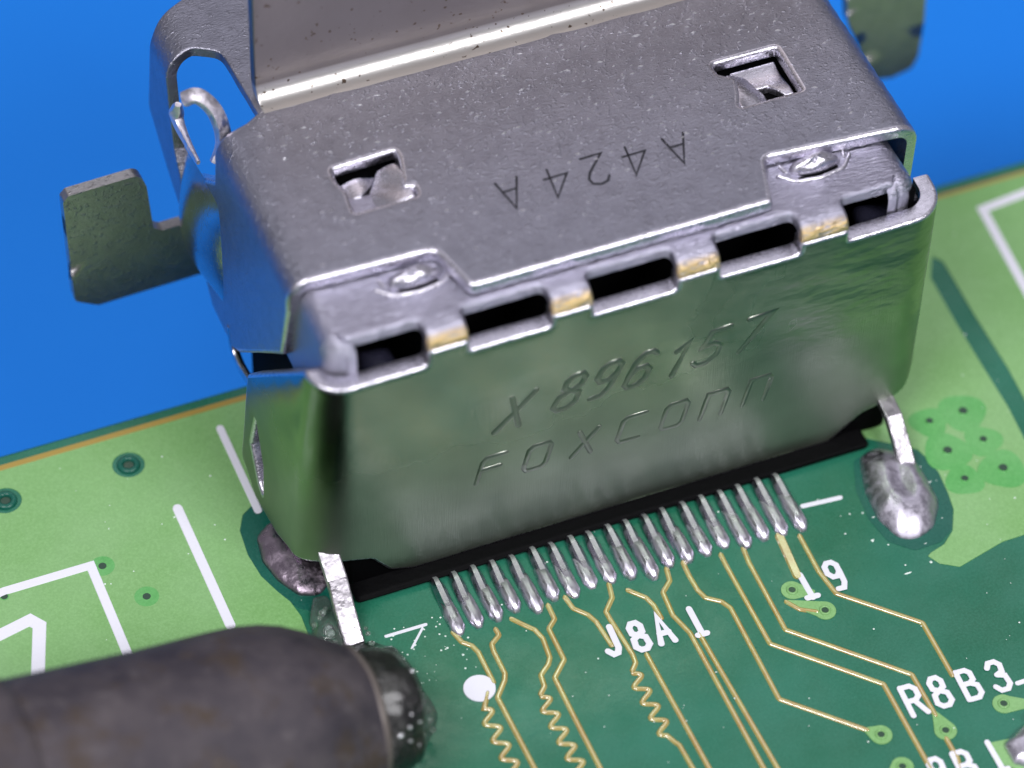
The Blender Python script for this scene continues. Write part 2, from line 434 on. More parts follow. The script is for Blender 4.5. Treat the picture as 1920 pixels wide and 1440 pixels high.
def blob(name, poly, height, m, parent, dimple=None, rings=12, seed=0, rough=.04, z0=0.0, pw=.5):
    """solder mound over an outline"""
    if len(poly) > 15 and rings > 9:
        for _ in range(3):
            poly = [q for i in range(len(poly)) for q in ((poly[i - 1][0] * .75 + poly[i][0] * .25, poly[i - 1][1] * .75 + poly[i][1] * .25), (poly[i - 1][0] * .25 + poly[i][0] * .75, poly[i - 1][1] * .25 + poly[i][1] * .75))]
            poly = [((poly[i - 1][0] + poly[i][0] + poly[(i + 1) % len(poly)][0]) / 3, (poly[i - 1][1] + poly[i][1] + poly[(i + 1) % len(poly)][1]) / 3) for i in range(len(poly))]
    c = Vector((sum(p[0] for p in poly) / len(poly), sum(p[1] for p in poly) / len(poly)))
    o_ = resample(poly, .12)
    if len(poly) > 100:
        for _ in range(14): o_ = [((o_[i - 1][0] + o_[i][0] * 2 + o_[(i + 1) % len(o_)][0]) / 4, (o_[i - 1][1] + o_[i][1] * 2 + o_[(i + 1) % len(o_)][1]) / 4) for i in range(len(o_))]
    V, F = [], []; n = len(o_)
    for k in range(rings):
        t = 1 - k / rings
        rad = math.sin(t * PI / 2)
        for p in o_:
            q = c.lerp(Vector(p), rad); z = height * max(0, 1 - rad ** 2) ** pw
            z += rough * noise.noise(Vector((q.x * 2 + seed, q.y * 2, 1))) * min(1, k)
            if dimple:
                for dx, dy, dr, dh, an in dimple:
                    e = Vector((q.x - dx, q.y - dy)); e.rotate(Matrix.Rotation(an, 2))
                    g = math.exp(-(e.x / dr) ** 2 - (e.y / (dr * 2.0)) ** 2); z -= dh * g * min(1, z / .15) if dh > 0 else dh * g * min(1, max(z, 0) / .1)
            V.append((q.x, q.y, z0 + max(z, 0) + (.0 if k else -.02)))
    V.append((c.x, c.y, z0 + sum(v[2] - z0 for v in V[-n:]) / n))
    for k in range(rings - 1):
        for i in range(n):
            j = (i + 1) % n; F.append((k * n + i, k * n + j, (k + 1) * n + j, (k + 1) * n + i))
    k = (rings - 1) * n
    for i in range(n): F.append((k + i, k + (i + 1) % n, len(V) - 1))
    return mesh(name, V, F, m, parent, smooth='all', recalc=True)
def sphere_mesh(r=1, seg=12, ring=8):
    me = bpy.data.meshes.new('ball'); b = bmesh.new(); bmesh.ops.create_uvsphere(b, u_segments=seg, v_segments=ring, radius=r)
    for f in b.faces: f.smooth = True
    b.to_mesh(me); b.free(); return me

FONT = {
 'A': [[(0, 0), (.32, 1), (.64, 0)], [(.12, .36), (.52, .36)]],
 '4': [[(.50, 0), (.50, 1), (0, .30), (.68, .30)]],
 '2': [[(.02, .80), (.12, .96), (.32, 1), (.54, .92), (.60, .74), (.50, .52), (0, 0), (.62, 0)]],
 'J': [[(.52, 1), (.52, .20), (.40, .02), (.20, 0), (.02, .16)]],
 '8': [[(.30, .54), (.08, .64), (.06, .86), (.20, 1), (.42, 1), (.56, .86), (.54, .64), (.30, .54)], [(.30, .54), (.04, .42), (0, .14), (.18, 0), (.44, 0), (.62, .14), (.58, .42), (.30, .54)]],
 '1': [[(.05, .78), (.30, 1), (.30, 0)]],
 'l': [[(.24, 1), (.30, 0)], [(.10, 0), (.50, 0)]],
 'R': [[(0, 0), (0, 1)], [(.06, 1), (.40, 1), (.58, .86), (.58, .62), (.40, .50), (.06, .50)], [(.34, .48), (.64, 0)]],
 'B': [[(0, 0), (0, 1)], [(.06, 1), (.38, 1), (.54, .88), (.54, .64), (.36, .54), (.06, .54)], [(.38, .52), (.60, .42), (.62, .14), (.44, 0), (.06, 0)]],
 '3': [[(.02, .84), (.16, 1), (.42, 1), (.58, .86), (.54, .62), (.28, .54)], [(.28, .54), (.58, .46), (.62, .16), (.44, 0), (.16, 0), (0, .16)]],
 '9': [[(.56, .62), (.40, .46), (.18, .46), (.02, .62), (.04, .88), (.20, 1), (.42, 1), (.58, .86), (.56, .62)], [(.58, .66), (.54, .20), (.40, 0), (.14, 0)]],
 '6': [[(.06, .38), (.06, .12), (.20, 0), (.44, 0), (.60, .14), (.60, .42), (.44, .56), (.20, .56), (.06, .38)], [(.04, .36), (.06, .78), (.22, 1), (.42, 1), (.56, .90)]],
 '5': [[(.58, 1), (.08, 1), (.04, .56), (.36, .60), (.58, .46), (.60, .18), (.42, 0), (.14, 0), (0, .12)]],
 '7': [[(0, 1), (.62, 1), (.20, 0)]],
 'X': [[(0, 0), (.64, 1)], [(0, 1), (.64, 0)]],
 'F': [[(0, 0), (0, .84), (.10, 1), (.74, 1)], [(.04, .52), (.66, .52)]],
 'O': [[(.12, 0), (.62, 0), (.74, .14), (.74, .86), (.62, 1), (.12, 1), (0, .86), (0, .14), (.12, 0)]],
 'C': [[(.74, 1), (.12, 1), (0, .86), (0, .14), (.12, 0), (.74, 0)]],
 'N': [[(0, 0), (0, 1), (.62, 1), (.74, .86), (.74, 0)]],
}
def letter(name, ch, org, U, Vv, wid, hgt, z0, m, parent, fn=None, slope=.5, rnd=False):
    U, Vv, org = Vector(U), Vector(Vv), Vector(org)
    paths = []
    for st in FONT[ch]:
        closed = st[0] == st[-1]
        s = [tuple(org + U * x + Vv * y) for x, y in st]
        if closed: s[-1] = s[0]
        paths.append(s)
    return strokes(name, paths, wid, hgt, z0, m, parent, fn, slope=slope, rnd=rnd)

# ------------------------------------------------------------------ the mat far below
mt = mesh('work_mat', [(-900, -900, -16), (900, -900, -16), (900, 1500, -16), (-900, 1500, -16)], [(0, 1, 2, 3)], M_mat)
tag(mt, 'plain bright blue rubber work mat lying under the board', kind='structure')

# ------------------------------------------------------------------ circuit board
board = empty('circuit_board', (5, -8, 0), 'green printed circuit board with gold tracks and white lettering, under the metal connector', 'circuit board')
box('board_slab', -34, 50, -46, 6.33, -1.6, 0, M_dark, board, bev=.12)
T = .024
def pour(outline, holes=(), m=None, z=T): return prism('copper_area', outline, -.01, z, m or M_pour, board, holes=holes, bev=.012, step=1.6)
lp = [(-3.675,-3.227),(-3.410,-2.073),(-3.353,-1.073),(-3.443,-0.574),(-3.631,-0.155),(-3.836,0.411),(-3.916,1.143),(-3.849,1.914),(-3.621,2.361),(-3.355,2.528),(-3.002,2.661)]
via_l = [(-5.716,4.873),(-8.881,4.879)]
via_rings = [disc_pts(x, y, .40) for x, y in via_l]
pour([(-33, 5.93), (-33, -30), (-7, -30)] + lp + [(-1.2, 3.9), (-.9, 5.93)], via_rings)
strokes('copper_border', [[(-33, 5.90), (-.9, 5.90)]], .17, .012, T - .002, M_gold, board)
rp = [(13.996,-5.114),(13.407,-5.118),(12.079,-5.437),(11.662,-5.169),(11.498,-4.859),(11.603,-4.793),(12.026,-4.673),(12.409,-4.375),(12.736,-3.782),(12.841,-3.279),(12.924,-2.580),(12.878,-2.138),(12.758,-1.722)]
slot = [(16.039,4.040),(16.215,3.770),(16.137,1.801),(16.112,-0.140),(16.002,-1.530),(15.769,-2.846),(15.660,-3.911),(15.288,-3.768),(15.412,-2.523),(15.522,-1.288),(15.539,0.080),(15.578,1.818),(15.663,3.377)]
pour([(49, 5.93), (10.2, 5.93), (11.3, -.6)] + rp[::-1] + [(49, -16)], [slot])
strokes('copper_border', [[(13, 5.90), (49, 5.90)]], .12, .012, T - .002, M_gold, board)
# teal clearance round the mounting joints
for q in ([(-2.999,2.671),(-3.352,2.537),(-3.682,2.306),(-3.898,1.854),(-3.965,1.084),(-3.861,0.344),(-3.607,-0.276),(-3.327,-0.815),(-2.907,-1.150),(-2.318,-1.034),(-1.632,0.800),(-2.140,2.429)],
          [(11.133,-1.417),(10.749,-2.369),(10.652,-3.326),(10.787,-4.094),(11.272,-4.584),(12.000,-4.581),(12.412,-4.312),(12.717,-3.764),(12.822,-3.261),(12.905,-2.562),(12.849,-2.080),(12.545,-1.555)]):
    prism('mask_opening', fillet([(*p, .25) for p in q]), -.01, .010, M_ring, board, step=1.0)
# thinner mask patches and small plugged holes in the copper area
for i, (cx, cy) in enumerate([(13.418,-1.048),(14.360,-1.054),(14.415,-2.069),(13.414,-2.073),(13.401,-3.044),(14.450,-3.082)]):
    z = T + .004 + .0015 * i; r = .20 + .05 * (i % 2)
    prism('plugged_hole', [(cx + (r * 2.4 + .05 * math.sin(3 * a + i)) * math.cos(a), cy + (r * 2.4 + .05 * math.sin(3 * a + i)) * math.sin(a)) for a in [2 * PI * k / 26 for k in range(26)]], .0, z, M_pour2, board, bev=.004, step=2)
    blob('hole_rim', disc_pts(cx, cy, r * .5, 14), .05, M_pour2, board, z0=z, rings=4)
    prism('hole', disc_pts(cx + .02, cy + .02, r * .42, 14), .0, z + .052, M_hole, board, step=2)
for (cx, cy), r in zip([(-6.606,0.820),(-7.306,2.082),(-9.781,2.051),(-9.657,-4.310)], (.10, .10, .09, .08)):
    prism('plugged_hole', disc_pts(cx, cy, r * 3 if r == .10 and cx < -5.5 else r * 1.3, 20), .0, T + .003, M_pour2, board, step=2)
    prism('hole', disc_pts(cx, cy, r, 12), .0, T + .007, M_hole, board, step=2)
def torus(name, cx, cy, R_, r_, z, m, parent, n=28, k=8):
    V, F = [], []
    for i in range(n):
        a = 2 * PI * i / n
        for j in range(k):
            b = 2 * PI * j / k; q = R_ + r_ * math.cos(b)
            V.append((cx + q * math.cos(a), cy + q * math.sin(a), z + r_ * math.sin(b)))
    for i in range(n):
        for j in range(k):
            F.append((i * k + j, ((i + 1) % n) * k + j, ((i + 1) % n) * k + (j + 1) % k, i * k + (j + 1) % k))
    return mesh(name, V, F, m, parent, smooth='all', recalc=True)
for cx, cy in via_l:
    v = torus('via_ring', cx, cy, .21, .085, .01, M_ring, board); tag(v, 'dark ringed via near the board edge')
    prism('hole', disc_pts(cx, cy, .12, 14), -.01, .012, M_hole, board, step=2)
# vias with teardrop pads
def via(c, tail, r=.27, hw=.16):
    cx, cy = c
    d = Vector((tail[0] - cx, tail[1] - cy)); ln = d.length; d.normalize(); a0 = math.atan2(d.y, d.x)
    pts = [(cx + r * math.cos(a0 + math.radians(t)), cy + r * math.sin(a0 + math.radians(t))) for t in range(55, 306, 14)]
    nn = Vector((-d.y, d.x)) * .06
    pts += [(tail[0] - nn.x, tail[1] - nn.y), (tail[0] + nn.x, tail[1] + nn.y)]
    vp = prism('via_pad', pts, -.01, T + .006, M_pour, board, bev=.02, step=2)
    torus('via_ring', cx, cy, .115, .035, T + .006, M_pour, vp, 20, 6)
    prism('hole', disc_pts(cx, cy, .095, 14), -.01, T + .014, M_hole, vp, step=2)
vc = [(8.436,-5.460),(7.953,-4.614),(8.093,-9.244),(9.562,-9.684),(11.191,-9.492),(8.159,-10.245)]
vt = [(7.681,-4.891),(8.443,-4.873),(7.810,-8.969),(9.550,-9.119),(11.941,-9.767),(7.794,-10.312)]
for a, b in zip(vc, vt): via(a, b)
# tracks
tw = .140
def track(paths, wid=tw, r=.10, h=.048, m=None, name='track'):
    strokes(name, [smooth_path(p, r) for p in paths], wid, h, -.002, m or M_trace, board, rnd=wid < .2)
track([[(-0.139,-2.829),(-0.054,-3.168),(0.129,-3.358),(0.201,-3.589),(0.203,-4.531)]])
track([[(0.841,-3.124),(0.852,-3.299),(0.585,-3.484),(0.550,-3.708),(0.555,-4.400),(0.467,-4.584),(0.127,-4.984),(0.174,-7.497)]])
track([[(1.318,-2.967),(1.543,-3.260),(1.709,-3.461),(1.790,-3.765),(1.725,-4.350),(1.611,-4.525),(1.326,-4.750),(1.283,-5.084),(1.118,-5.253)]])
track([[(2.283,-2.911),(2.272,-3.337),(2.030,-3.551),(2.020,-4.532),(1.602,-4.941),(1.592,-6.264),(1.590,-8.049)]])
track([[(2.759,-2.836),(2.814,-3.203),(3.073,-3.510),(3.171,-3.771),(3.240,-4.549)]])
track([[(3.902,-2.844),(3.814,-3.245),(3.505,-3.574),(3.512,-3.818),(3.541,-4.172),(3.596,-4.975),(3.567,-5.234),(3.408,-5.408)]])
track([[(4.264,-3.176),(4.581,-3.542),(4.659,-3.815),(4.671,-4.233)]])
track([[(5.392,-2.914),(5.319,-3.271),(5.019,-3.538),(4.966,-4.261),(5.134,-4.892),(5.132,-9.397)]])
track([[(3.909,-5.114),(3.953,-9.001)]])
track([[(5.334,-5.038),(5.443,-9.550)]])
track([[(5.840,-2.894),(5.819,-3.290),(5.833,-3.767),(5.914,-4.059),(6.227,-4.302),(6.351,-4.557),(6.303,-7.435),(7.842,-8.991)]])
track([[(6.801,-3.002),(6.786,-3.349),(6.788,-5.875),(8.799,-7.938),(8.751,-10.839)]])
track([[(7.393,-3.018),(7.342,-3.441),(7.308,-5.633),(9.551,-7.928),(9.543,-9.192)]])
track([[(8.380,-2.992),(8.271,-4.240)]], .24)
track([[(8.843,-3.171),(8.811,-4.308),(8.915,-5.083),(10.472,-6.638),(10.444,-8.292)]])
track([[(9.480,-9.907),(9.474,-10.474),(9.396,-10.768)]])
track([[(7.685,-4.884),(7.890,-5.205),(8.222,-5.403)]], .13)
def squiggle(a, b, n, amp, lead=None, tail=None):
    a, b = Vector(a), Vector(b); d = (b - a) / n
    side = Vector((.97, .10)); pts = []
    if lead: pts += lead
    st = 14
    for i in range(n * st + 1):
        t = i / st
        pts.append(tuple(a + d * (t) + side * amp * math.sin(2 * PI * t)))
    if tail: pts += tail
    strokes('wavy_track', [pts], tw * .95, .05, -.002, M_trace, board, rnd=True)
qa = [(-0.286,-5.171),(-0.295,-7.793)]; squiggle(qa[0], qa[1], 5, .16, [(-0.054,-4.797)])
qb = [(1.117,-5.352),(1.141,-7.778)]; squiggle(qb[0], qb[1], 5, .16)
qc = [(3.395,-5.503),(3.415,-7.432)]; squiggle(qc[0], qc[1], 4, .16, None, [(3.510,-7.681),(3.572,-7.786),(3.607,-8.867)])
# white legend
sz = T
def silk(paths, wid, z=0.0, name='printed_line'): return strokes(name, paths, wid, .014, z, M_silk, board)
silk([[(-3.219,5.160),(-3.225,2.347)]], .20, T)
silk([[(-5.038,3.119),(-5.024,-0.720)]], .25, T)
silk([[(-10.681,2.055),(-9.733,2.205),(-7.564,2.200),(-7.575,-0.798)]], .24, T)
silk([[(-11.049,0.837),(-10.215,0.987),(-9.422,1.156),(-9.257,0.922),(-9.908,-0.975)]], .33, T)
silk([[(20.512,5.319),(18.032,5.076),(17.719,1.187)]], .26, T)
silk([[(-1.673,-2.354),(-0.669,-2.368)]], .09)
silk([[(-0.781,-2.445),(-1.213,-2.889)]], .07, -.006)
silk([[(9.312,-2.330),(10.289,-2.417)]], .13)
silk([[(11.784,-9.065),(12.946,-9.080)]], .13)
prism('printed_dot', disc_pts(*[(-0.175,-4.592)][0], .385, 32), -.01, .036, M_silk, board, bev=.01, step=1)
def word(chars, orgs, U, Vv, wid=.165, z=.026):
    for i, (ch, o) in enumerate(zip(chars, orgs)):
        letter('printed_letter', ch, o, U, Vv, wid, .012, z - .012 + .014, M_silk, board)
def vecs(a, b, c): return (b[0] - a[0], b[1] - a[1]), (c[0] - a[0], c[1] - a[1])
f = [(3.107,-4.827),(3.661,-4.856),(3.145,-4.026)]
U_, V_ = vecs(*f)
word('J8Al', [(3.065,-4.828),(3.749,-4.941),(4.353,-4.955),(5.222,-5.037)], U_, V_)
f = [(8.990,-9.034),(9.578,-9.064),(9.034,-8.204)]; U_, V_ = vecs(*f)
word('R8B3', [(9.044,-9.038),(9.730,-9.040),(10.487,-9.102),(11.237,-9.127)], U_, V_, .145)
word('8Bl', [(8.682,-11.140),(9.354,-11.178),(10.133,-11.175)], U_, V_, .145)
f = [(8.277,-4.983),(8.828,-5.023),(8.290,-4.168)]; U_, V_ = vecs(*f)
strokes('printed_letter', [[(8.327,-4.270),(8.325,-5.002)], [(8.198,-4.970),(8.461,-4.985)]], .16, .014, .028, M_silk, board)
word('9', [(8.948,-4.982)], U_, V_, .15)
# crumbs of flux and dust
V, F = [], []
def crumb(x, y, s, z=.0, el=1.0):
    a = random.random() * PI; n = 6; b = len(V)
    for i in range(n):
        t = 2 * PI * i / n; dx, dy = s * el * math.cos(t), s * math.sin(t)
        V.append((x + dx * math.cos(a * (el == 1)) - dy * math.sin(a * (el == 1)), y + dx * math.sin(a * (el == 1)) + dy * math.cos(a * (el == 1)), z))
    V.append((x, y, z + s * .8))
    for i in range(n): F.append((b + i, b + (i + 1) % n, b + n))
for _ in range(190):
    x, y = random.uniform(-9, 17), random.uniform(-10, 5.6)
    crumb(x, y, random.choice((.012, .015, .02, .028)), T)
for _ in range(60):
    crumb(random.uniform(10.2, 14), random.uniform(-5.2, -1.6), random.uniform(.012, .04), .0, random.choice((1, 2.5, 4)))
for _ in range(50):
    crumb(random.uniform(-1.6, .2), random.uniform(-4.0, -2.2), random.uniform(.01, .035), .0)
o = mesh('flux_crumb', V, F, M_dust, board); tag(o, kind='stuff')

# solder on the board
right_joint = blob('solder_joint', fillet([(*p, .6) for p in [(11.253,-1.416),(10.927,-2.518),(10.841,-3.389),(11.059,-4.136),(11.511,-4.311),(12.041,-4.123),(12.503,-3.490),(12.560,-2.784),(12.564,-2.180),(12.334,-1.685),(11.802,-1.257)]]), .62, M_joint, board,
     dimple=[(*[(11.779,-2.746)][0], .26, .30, .15)], seed=3, rough=.02, pw=.8)
tag(right_joint, 'shiny solder mound with a dark dimple at the right leg')
left_joint = blob('solder_joint', fillet([(*p, .3) for p in [(-3.564,1.557),(-3.181,1.854),(-2.582,1.980),(-2.032,1.589),(-1.868,0.724),(-2.152,-0.221),(-2.725,-0.659),(-3.203,-0.474),(-3.526,0.137),(-3.669,0.804)]]), .34, M_dsolder, board, seed=9)
tag(left_joint, 'dull mauve solder mound at the left corner')

# ------------------------------------------------------------------ connector
con = empty('video_connector', (5.25, 3, 0), 'silver metal connector shell on the board edge, slots along its bent rear edge', 'connector')
YF = -.85
# rear cover: upright plate wrapped round both sides
RL = .85; XL, XR = -2.75, 13.15; TH = .42
def panel_fn(u, v):
    a, _, d = drape(u, 0, XL + RL, XR - RL, -1, 1, RL)
    x = a; y = YF + d
    if a < XL + RL: x -= .075 * (7.3 - v) * min(1, (XL + RL - a) / RL)
    x0 = .010 * noise.noise(Vector((u * .6, v * .6, 2)))
    return (x, y + x0 * 2, v)
def ul(y): return XL + RL - RL * PI / 2 - (y - (YF + RL))
LS = ul(0.05)
outl = [(ul(.05), 7.50, .0), (ul(3.45), 3.85, .15), (ul(3.5), .9, .3), (ul(2.4), .45, .4), (ul(.9), .75, .3), (ul(.1), 1.12, .3), (-2.3, 1.33, .2), (-1.45, 1.05, .25), (-1.0, .42, .35),
        (-.4, .22, .1), (10.7, .20, .35), (11.55, .95, .5), (12.1, 1.12, .1), (12.8, 1.35, .35), (XR - RL + RL * PI / 2 - .0, 2.6, .5), (XR - RL + RL * PI / 2 + .3, 7.8, 0),
        (XR - RL + .1, 7.66, 0)]
ZB = 7.97
for a, b in ((10.5, 12.3), (7.22, 9.28), (4.02, 6.14), (.96, 3.0)):
    if a < 10: outl += [(b, ZB, 0), (b, 7.64, .18)]
    outl += [(a, 7.64, .05), (a, ZB, 0)]
outl += [(-.04, ZB, 0), (-.04, 7.52, .18), (-1.7, 7.50, .1)]
outl = fillet(outl)
win = fillet([(ul(2.75), 3.0, .05), (ul(2.95), 1.9, .1), (ul(2.3), 1.15, .1), (ul(1.95), 1.0, .1), (ul(2.1), 2.0, .1)])
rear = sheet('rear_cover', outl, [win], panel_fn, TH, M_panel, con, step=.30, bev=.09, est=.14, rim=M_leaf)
tag(rear, 'upright rear plate mirroring the green board')
# catch seen through the window of the side wall
blob('side_catch', disc_pts(0, 0, .35, 16), .15, M_navy, con, rings=5).matrix_local = Matrix.Translation((-8.05, -.75, 1.75)) @ Matrix.Rotation(-PI / 2, 4, 'Y')
# raised lettering on the rear cover
def on_panel(x, z, h): return (x, YF - h, z)
fx = [(1.630,4.469),(3.032,4.588),(3.928,4.655),(4.817,4.649),(5.878,4.612),(6.646,4.718),(7.698,4.766)]
f = [(1.656,4.497),(2.303,4.531),(1.820,5.543)]
U_, V_ = vecs(*f)
for ch, o in zip('X896157', fx): letter('raised_letter', ch, o, (U_[0] * 1.45, U_[1] * 1.45), (V_[0] + .25, V_[1] * 1.02), 0.17, .036, -.012, M_emb, rear, on_panel, .5, True)
f2 = [(1.148,2.787),(1.830,2.787),(1.336,3.618)]
fx = [(1.189,2.769),(2.381,2.685),(3.650,2.691),(4.802,2.711),(5.935,2.703),(7.007,2.665),(8.135,2.725)]
U_, V_ = vecs(*f2)
for ch, o in zip('FOXCONN', fx): letter('raised_letter', ch, o, (U_[0] * 1.12, U_[1] * 1.12), V_, .15, .036, -.012, M_emb, rear, on_panel, .5, True)

# rear shelf: top of the rear cover, bent down between the slots
ZS = 8.42; SXL, SXR = -2.32, 12.55; SR = .44
def shelf_fn(u, v):
    a, b, d = drape(u, v, SXL + SR, SXR - SR, YF + SR, 90, SR)
    k = min(1, max(0, (-1.80 - u) / .12)); k2 = min(1, max(0, (u - 11.9) / .12))
    if v < .1: b += .50 * (k + k2) * min(1, (.1 - v) / .5)
    return (a, b, ZS - d + .006 * noise.noise(Vector((a * 2, b * 2, 0))))
fe = YF + SR - SR * PI / 2 - .02
so = [(SXL + SR - 3.4, 4.5), (SXL + SR - 3.4, fe - .2), (SXL + SR - .35, fe - .65), (-1.9, fe - .65)]
slots = ((-1.9, -.04), (.96, 3.0), (4.02, 6.14), (7.22, 9.28), (10.5, 12.0))
for i, (a, b) in enumerate(slots):
    if i == 0: pass
    so += [(a, fe if i else fe - .65), (a, -.19), (b, -.19), (b, fe if i < 4 else fe - .65)]
so += [(SXR - SR + 1.2, fe - .65), (SXR - SR + 1.2, 2.5)]
rr = []
for p in so:
    rr.append((*p, .18 if abs(p[1] + .19) < .01 else 0))
shelf = sheet('rear_shelf', fillet(rr, 5)[::1], [], shelf_fn, .28, M_bend, con, step=.26, bev=.10, est=.11)
# spring dimples with a slit below
for cx in (.30, 10.40):
    V, F = [], []; n, k = 28, 10
    for j in range(k + 1):
        for i in range(n + 1):
            a = 2 * PI * i / n; b = PI / 2 * j / k
            sk = 1 + (.35 if math.sin(a) > 0 else 0)
            V.append((cx + .66 * math.cos(a) * math.cos(b), .98 + .25 * sk * math.sin(a) * math.cos(b) - .05 * math.sin(b), ZS - .03 + .36 * math.sin(b) * (1 - .15 * math.cos(3 * a))))
    for j in range(k):
        for i in range(n): q = j * (n + 1) + i; F.append((q, q + 1, q + n + 2, q + n + 1))
    d = mesh('spring_bump', V, F, M_leaf, con, smooth='all', recalc=True)
    strokes('slit', [smooth_path([(cx - .48, .74), (cx, .69), (cx + .48, .78)], .3)], .085, .02, ZS + .0, M_black, d)
    strokes('lip', [smooth_path([(cx - .92, .96), (cx - .62, .66), (cx, .58), (cx + .62, .68), (cx + .92, 1.02)], .3)], .12, .08, ZS - .02, M_leaf, d, rnd=True)
    for dx in (-.72, .78): strokes('lip', [[(cx + dx, 1.02), (cx + dx * 1.08, 1.22)]], .11, .07, ZS - .02, M_leaf, d, rnd=True)

# top shell
ZT = 8.78; TXL, TXR = -2.58, 13.2; TR = .62
def shell_fn(u, v):
    a, b, d = drape(u, v, TXL + TR, TXR - TR, -90, 90, TR)
    return (a, b, ZT - d + .010 * noise.noise(Vector((u * 1.2, v * 1.2, 5))))
def us(z): return TXL + TR - TR * PI / 2 - (ZT - TR - z)
yb = 7.03
shell_o = [(us(5.85), 2.05, .08), (us(7.8), 1.55, .3), (TXL + TR - .3, 1.50, 0), (.95, 1.39, .28), (1.30, .03, .22), (8.85, .01, .12), (9.26, 1.36, .2), (TXR - TR, 1.07, 0), (TXR - TR + .97, 1.07, 0), (TXR - TR + 3.2, 1.1, .1),
           (TXR - TR + 3.2, yb + .22, 0), (-1.26, yb + .22, 0), (-1.28, yb, 0), (-1.7, yb - .25, .1), (-2.1, yb - .38, .1), (us(8.0), yb - .45, .1), (us(7.2), yb - .35, .1), (us(5.6), 8.5, .3), (us(4.2), 9.0, .3), (us(3.0), 8.3, .3), (us(2.0), 7.4, .3), (us(2.0), 5.9, .3), (us(2.35), 5.4, .1)]
cutL = fillet([(x - .2, y - .59, q) for x, y, q in ((-.12, 3.74, .05), (1.42, 3.74, .12), (1.44, 4.0, .05), (1.20, 4.1, .05), (1.44, 5.0, .1), (1.44, 5.26, .08), (-.14, 5.20, .1), (-.16, 4.8, .08), (-.05, 4.4, 0))])
cutR = fillet([(x - .2, y - .59, q) for x, y, q in ((9.62, 3.70, .05), (11.22, 3.70, .05), (11.26, 5.22, .08), (9.58, 5.22, .1), (9.60, 4.90, .08), (9.95, 4.6, 0), (9.8, 4.1, 0))])
shell = sheet('top_shell', fillet(shell_o), [cutL, cutR], shell_fn, .30, M_top, con, step=.30, bev=.12, est=.14, rim=M_leaf)
V, F = [], []
def fleck(x, y, z, l, w_, h_, a):
    b = len(V); c_, s_ = math.cos(a), math.sin(a)
    for dx, dy in ((-l, 0), (0, -w_), (l, 0), (0, w_)): V.append((x + dx * c_ - dy * s_, y + dx * s_ + dy * c_, z - .02))
    V.append((x, y, z + h_))
    for i in range(4): F.append((b + i, b + (i + 1) % 4, b + 4))
for _ in range(760):
    x = random.uniform(-1.7, 12.4); y = .1 + 6.7 * random.random() ** .5
    if y < 1.6 and not 1.6 < x < 8.6: continue
    if 2.9 < y < 4.9 and (-.6 < x < 1.5 or 9.2 < x < 11.3): continue
    k = random.random() ** 3
    fleck(x, y, shell_fn(x, y)[2], .026 + .10 * k, .022 + .022 * k, .024 + .022 * k, random.choice((.0, .2, -.3, random.uniform(0, PI))))
for x, y in ((1.0, 6.35), (1.5, 6.5), (5.2, 6.6), (-.5, 6.1)): fleck(x, y, ZT, .14, .035, .03, -.3)
o = mesh('plating_fleck', V, F, M_fleck, shell); tag(o, kind='stuff')
# lock tongues pressed down inside the two cut-outs
def tongue(pts_uv, zf, name='lock_tongue'):
    return sheet(name, pts_uv, [], lambda u, v: tuple(a + b for a, b in zip(zf(u, v), (-.2, -.59, 0))), .20, M_leaf, con, step=.16, bev=.05, est=.1)
tongue(fillet([(.34, 3.70, .1), (1.40, 3.80, .05), (1.36, 4.95, .1), (.85, 5.0, .15), (.50, 4.5, .2)]), lambda u, v: (u, v, ZT - .03 - .42 * max(0, (1.40 - u)) ** 1.5 - .10 * max(0, v - 4.2) + .05 * math.sin(6 * u + 4 * v)))
tongue(fillet([(-.10, 5.0, .05), (-.06, 4.42, .1), (.30, 4.40, .1), (.75, 4.8, .1), (.9, 5.05, .05)]), lambda u, v: (u, v, ZT - .40 + .08 * math.sin(5 * u)))
tongue(fillet([(9.66, 3.70, .05), (10.45, 3.66, .15), (10.55, 4.2, .2), (10.3, 4.9, .15), (9.75, 4.85, .1)]), lambda u, v: (u, v, ZT - .03 - .42 * max(0, (u - 9.66)) ** 1.4 - .10 * max(0, v - 4.0) + .04 * math.sin(7 * u + 3 * v)))
tongue(fillet([(10.0, 4.40, .1), (10.7, 4.42, .1), (10.95, 3.9, .1), (11.18, 3.9, .05), (11.2, 5.1, .05), (10.0, 5.1, .05)]), lambda u, v: (u, v, ZT - .36 + .06 * math.sin(5 * v)))
# engraved marking, read from the far side of the connector
for ch, o in zip('A424A', [(3.598,2.833),(4.772,2.809),(5.737,2.849),(6.765,2.831),(7.808,2.771)]):
    letter('engraved_letter', ch, (o[0] - .02, o[1]), (-.86, -.02), (-.10, -.92), .062, .004, ZT + .006, M_mark, shell)

# front flange standing up from the shell, with its concave fold
def flange_fn(u, v):
    r = .42; y0 = yb - .02; z0 = ZT + .004
    wob = .05 * noise.noise(Vector((u * .5, 3, 0)))
    s = v
    if s < 0: return (u, y0 + s, z0)
    a = s / r
    if a < PI / 2: return (u, y0 + r * math.sin(a) + wob * .2, z0 + r * (1 - math.cos(a)))
    return (u, y0 + r + wob * .2, z0 + r + s - r * PI / 2)
fl = sheet('front_flange', [(-1.22, -.16), (14.2, -.16), (14.2, 5.5), (-1.22, 5.5)], [], flange_fn, .27, M_flange, con, step=.30, bev=.05, est=.16)
